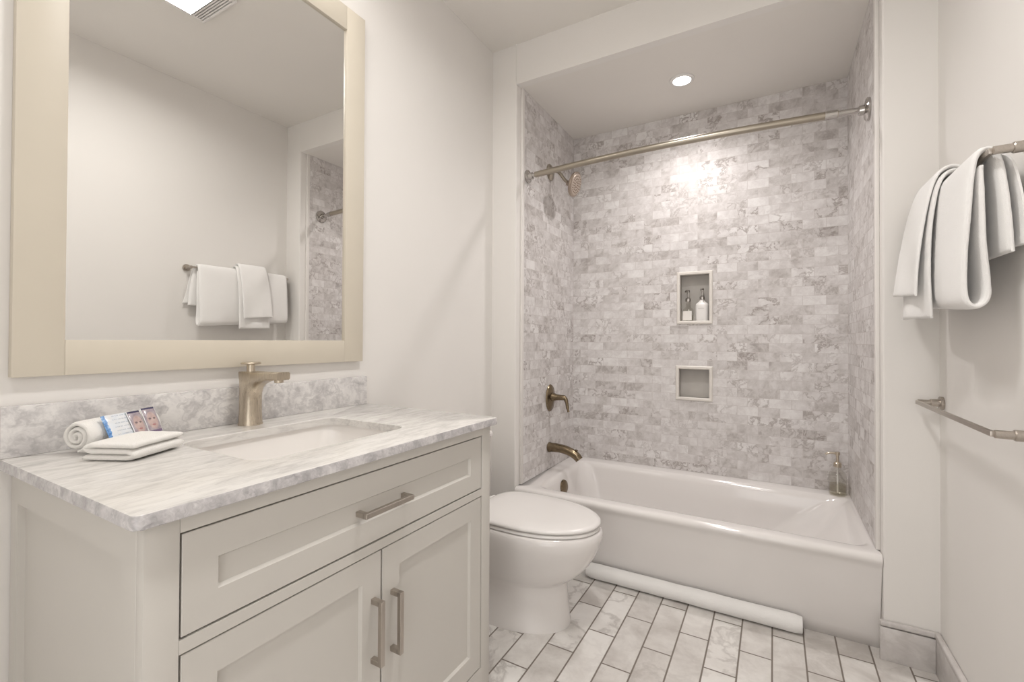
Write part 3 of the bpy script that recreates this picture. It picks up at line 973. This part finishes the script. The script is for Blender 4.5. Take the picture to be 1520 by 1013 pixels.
def packet_mat(name, kind):
    k = NT(name)
    P = k.sep(k.obj())                 # local: x along the long side, z up the short side, unit = metres
    u, v = P[0], P[2]
    film = (.78, .79, .80)
    if kind == 'blue':
        base = k.mix(k.remap(k.noise(k.obj(), 60), .4, .6), (.74, .78, .83), film)
        # blue ends, blotchy
        edge = k.math('LESS_THAN', k.math('ADD', u, k.math('MULTIPLY', k.noise(k.obj(), 90), .012)), -.016)
        c = k.mix(edge, base, k.ramp(k.noise(k.obj(), 120), [(.35, (.06, .16, .42)), (.55, (.20, .40, .72)), (.7, (.62, .74, .90))]))
        # illegible rows of small print
        rowf = k.math('FRACT', k.math('DIVIDE', v, .0085))
        rowm = k.math('LESS_THAN', rowf, .28)
        brk = k.math('GREATER_THAN', k.noise(k.comb(k.math('MULTIPLY', u, 260), k.math('FLOOR', k.math('DIVIDE', v, .0085)), 0.0), 1.0, 1), .47)
        inx = k.math('GREATER_THAN', u, -.010)
        c = k.mix(k.math('MULTIPLY', k.math('MULTIPLY', rowm, brk), k.math('MULTIPLY', inx, .55)), c, (.36, .42, .50))
    else:
        # a generic portrait print: dark hair round a plain skin oval, dark band at the top
        x = k.math('DIVIDE', u, .0135); z = k.math('DIVIDE', k.math('ADD', v, .002), .022)
        r_ = k.math('SQRT', k.math('ADD', k.math('POWER', k.math('ABSOLUTE', x), 2.0), k.math('POWER', k.math('ABSOLUTE', z), 2.0)))
        skin = k.ramp(k.noise(k.obj(), 90), [(.3, (.46, .33, .31)), (.7, (.62, .48, .45))])
        c = k.mix(k.remap(r_, .85, 1.05), skin, k.ramp(k.noise(k.obj(), 70), [(.35, (.30, .25, .29)), (.7, (.52, .46, .49))]))
        for ex in (-.42, .42):
            dx = k.math('DIVIDE', k.math('SUBTRACT', x, ex), .26); dz = k.math('DIVIDE', k.math('SUBTRACT', z, .22), .10)
            er = k.math('ADD', k.math('MULTIPLY', dx, dx), k.math('MULTIPLY', dz, dz))
            c = k.mix(k.math('LESS_THAN', er, 1.0), c, (.22, .17, .18))
        dx = k.math('DIVIDE', x, .34); dz = k.math('DIVIDE', k.math('ADD', z, .48), .09)
        er = k.math('ADD', k.math('MULTIPLY', dx, dx), k.math('MULTIPLY', dz, dz))
        c = k.mix(k.math('LESS_THAN', er, 1.0), c, (.45, .22, .22))
        c = k.mix(k.math('GREATER_THAN', v, .0265), c, (.05, .045, .10))
        c = k.mix(k.math('LESS_THAN', v, -.0255), c, (.20, .14, .24))
        bord = k.math('GREATER_THAN', k.math('ABSOLUTE', u), .0165)
        c = k.mix(bord, c, film)
    k.set(Base_Color=c, Roughness=.22, Coat_Weight=.3)
    k.bump(k.noise(k.obj(), 70, 3), .5, .002)
    return k.m
def packet(name, c, w, h, tilt, yawz, mat, label):
    """slim foil packet: a pillow with crimped ends, leaning back"""
    bm = bmesh.new()
    nu, nv = 22, 16
    F_s = []; Bk = []
    for i in range(nu+1):
        a = []; b = []
        for j in range(nv+1):
            u = -w/2+w*i/nu; v = -h/2+h*j/nv
            m = (1-(2*i/nu-1)**4)*(1-(2*j/nv-1)**4)
            th = .0022*m + .0004
            wr = .0007*mnoise.noise(Vector((u*80, v*80, w*50)))
            a.append(bm.verts.new((u, -th+wr, v))); b.append(bm.verts.new((u, th+wr, v)))
        F_s.append(a); Bk.append(b)
    for i in range(nu):
        for j in range(nv):
            bm.faces.new((F_s[i][j], F_s[i+1][j], F_s[i+1][j+1], F_s[i][j+1]))
            bm.faces.new((Bk[i][j], Bk[i][j+1], Bk[i+1][j+1], Bk[i+1][j]))
    for i in range(nu):
        bm.faces.new((F_s[i][0], Bk[i][0], Bk[i+1][0], F_s[i+1][0])); bm.faces.new((F_s[i][nv], F_s[i+1][nv], Bk[i+1][nv], Bk[i][nv]))
    for j in range(nv):
        bm.faces.new((F_s[0][j], F_s[0][j+1], Bk[0][j+1], Bk[0][j])); bm.faces.new((F_s[nu][j], Bk[nu][j], Bk[nu][j+1], F_s[nu][j+1]))
    o = finish(bm, name, mat, None, 60)
    X = (e2*math.cos(yawz)-e1*math.sin(yawz)).normalized()     # long side runs along the roll
    Nn = X.cross(Vector((0, 0, 1))).normalized()               # facing the room
    Zv = (Vector((0, 0, 1))*math.cos(tilt) - Nn*math.sin(tilt)).normalized()
    Yv = Zv.cross(X)
    m = Matrix((X, Yv, Zv)).transposed().to_4x4()
    m.translation = c
    o.matrix_world = m
    tag(o, label, 'packet', 'foil packets on the counter')
    return o
pc = Vector((.100, -1.752, CZ+.0485)) + e1*.0405 - e2*.006
PB = packet_mat('packet_print_blue', 'blue'); PF = packet_mat('packet_print_portrait', 'face')
packet('wipe_packet', pc + e2*.050, .060, .062, R(25), 0, PB, 'clear and blue foil packet, leftmost of those on the rolled washcloth')
packet('wipe_packet', pc + e2*.094+e1*.003, .036, .062, R(25), R(3), PF, 'foil packet with a face printed on it, between the blue one and another face packet')
packet('wipe_packet', pc + e2*.134+Vector((0, 0, .002)), .036, .062, R(25), R(-3), PF, 'foil packet with a face printed on it, nearest the faucet')

# ------------------------------------------------------------------ pump bottles
def pump(t, c, z, mat, s=1.0, ang=PI):
    """collar, stem, nozzle of a pump dispenser standing at height z"""
    bm = bmesh.new()
    lathe(bm, (c[0], c[1], z), (0, 0, 1), [(0, 0), (.0125*s, 0), (.0125*s, .014*s), (.009*s, .018*s), (.0045*s, .020*s), (.0042*s, .044*s), (.0075*s, .045*s), (.0085*s, .049*s), (.0075*s, .056*s), (0, .057*s)], 18)
    d = Vector((math.cos(ang), math.sin(ang), 0))
    h = Vector((c[0], c[1], z+.051*s))
    tube(bm, [h, h+d*.022*s, h+d*.034*s+Vector((0, 0, -.003*s)), h+d*.038*s+Vector((0, 0, -.008*s))], [.0045*s, .004*s, .0036*s, .0032*s], 12)
    return part('pump', bm, mat, t, 40, 'metal pump top')
def vessel(bm, c, z0, prof, w=1.0, sq=2.0, n=32):
    rings = []
    for r, h in prof:
        ring = []
        for j in range(n):
            a = 2*PI*j/n; cc, ss = math.cos(a), math.sin(a)
            p = sq if r > .02 else 2.0
            ring.append((c[0]+r*math.copysign(abs(cc)**(2/p), cc), c[1]+r*w*math.copysign(abs(ss)**(2/p), ss), z0+h))
        rings.append(ring)
    loft(bm, rings)
zf = inner(N1)[2]+.0042
t = empty('pump_bottle', (.897, YD+.042, zf), 'clear glass pump bottle in the niche, left of the white one', 'bottle', 'pump bottles in the niche')
bm = bmesh.new(); vessel(bm, (.897, YD+.042), zf, [(.0, .0), (.026, 0), (.030, .003), (.0305, .068), (.028, .078), (.019, .086), (.0125, .094), (.0115, .125), (.0, .1255)], 1, 3)
b = part('glass_body', bm, M_glass, t, 40)
bm = bmesh.new(); vessel(bm, (.897, YD+.042), zf+.004, [(0, 0), (.024, 0), (.0265, .002), (.0265, .036), (0, .0365)], 1, 3)
part('soap', bm, M_soap, b, 40, 'pale clear soap')
bm = bmesh.new(); box(bm, .8715, .9225, YD+.0095, YD+.0112, zf+.010, zf+.066, bev=.0005)
part('label', bm, M_label, t, 0, 'pale label')
pump(t, (.897, YD+.042), zf+.1255, M_chrome, 1.25, R(-100))
t = empty('pump_bottle', (.977, YD+.042, zf), 'opaque white pump bottle in the niche, right of the clear one', 'bottle', 'pump bottles in the niche')
bm = bmesh.new(); vessel(bm, (.977, YD+.042), zf, [(.0, .0), (.033, 0), (.037, .003), (.0375, .096), (.035, .108), (.024, .117), (.0155, .126), (.0125, .134), (.0, .1345)], .92, 3)
b = part('white_body', bm, M_bwhite, t, 40)
bm = bmesh.new(); box(bm, .958, .992, YD+.0070, YD+.0076, zf+.0795, zf+.0815)
part('label_print', bm, M_print, b, 0, 'thin grey line of print')
pump(t, (.977, YD+.042), zf+.1345, M_chrome, 1.2, R(-80))

bc = (1.634, .728)
t = empty('soap_dispenser', (*bc, ZR), 'clear glass soap dispenser on the back right corner of the tub rim', 'bottle')
bm = bmesh.new(); vessel(bm, bc, ZR+.0006, [(0, 0), (.034, 0), (.038, .004), (.0385, .012), (.0385, .095), (.036, .108), (.028, .119), (.016, .128), (.0135, .134), (.0135, .142), (0, .1425)], 1, 2)
b = part('glass_body', bm, M_glass, t, 40)
bm = bmesh.new(); vessel(bm, bc, ZR+.006, [(0, 0), (.031, 0), (.0345, .003), (.0345, .050), (0, .0505)], 1, 2)
part('soap', bm, M_soap, b, 40, 'pale liquid soap')
bm = bmesh.new(); tube(bm, [(bc[0], bc[1], ZR+.012), (bc[0], bc[1], ZR+.140)], .0035, 10)
part('dip_tube', bm, M_bwhite, t, 40)
pump(t, bc, ZR+.143, M_bronze, 1.35, R(185))
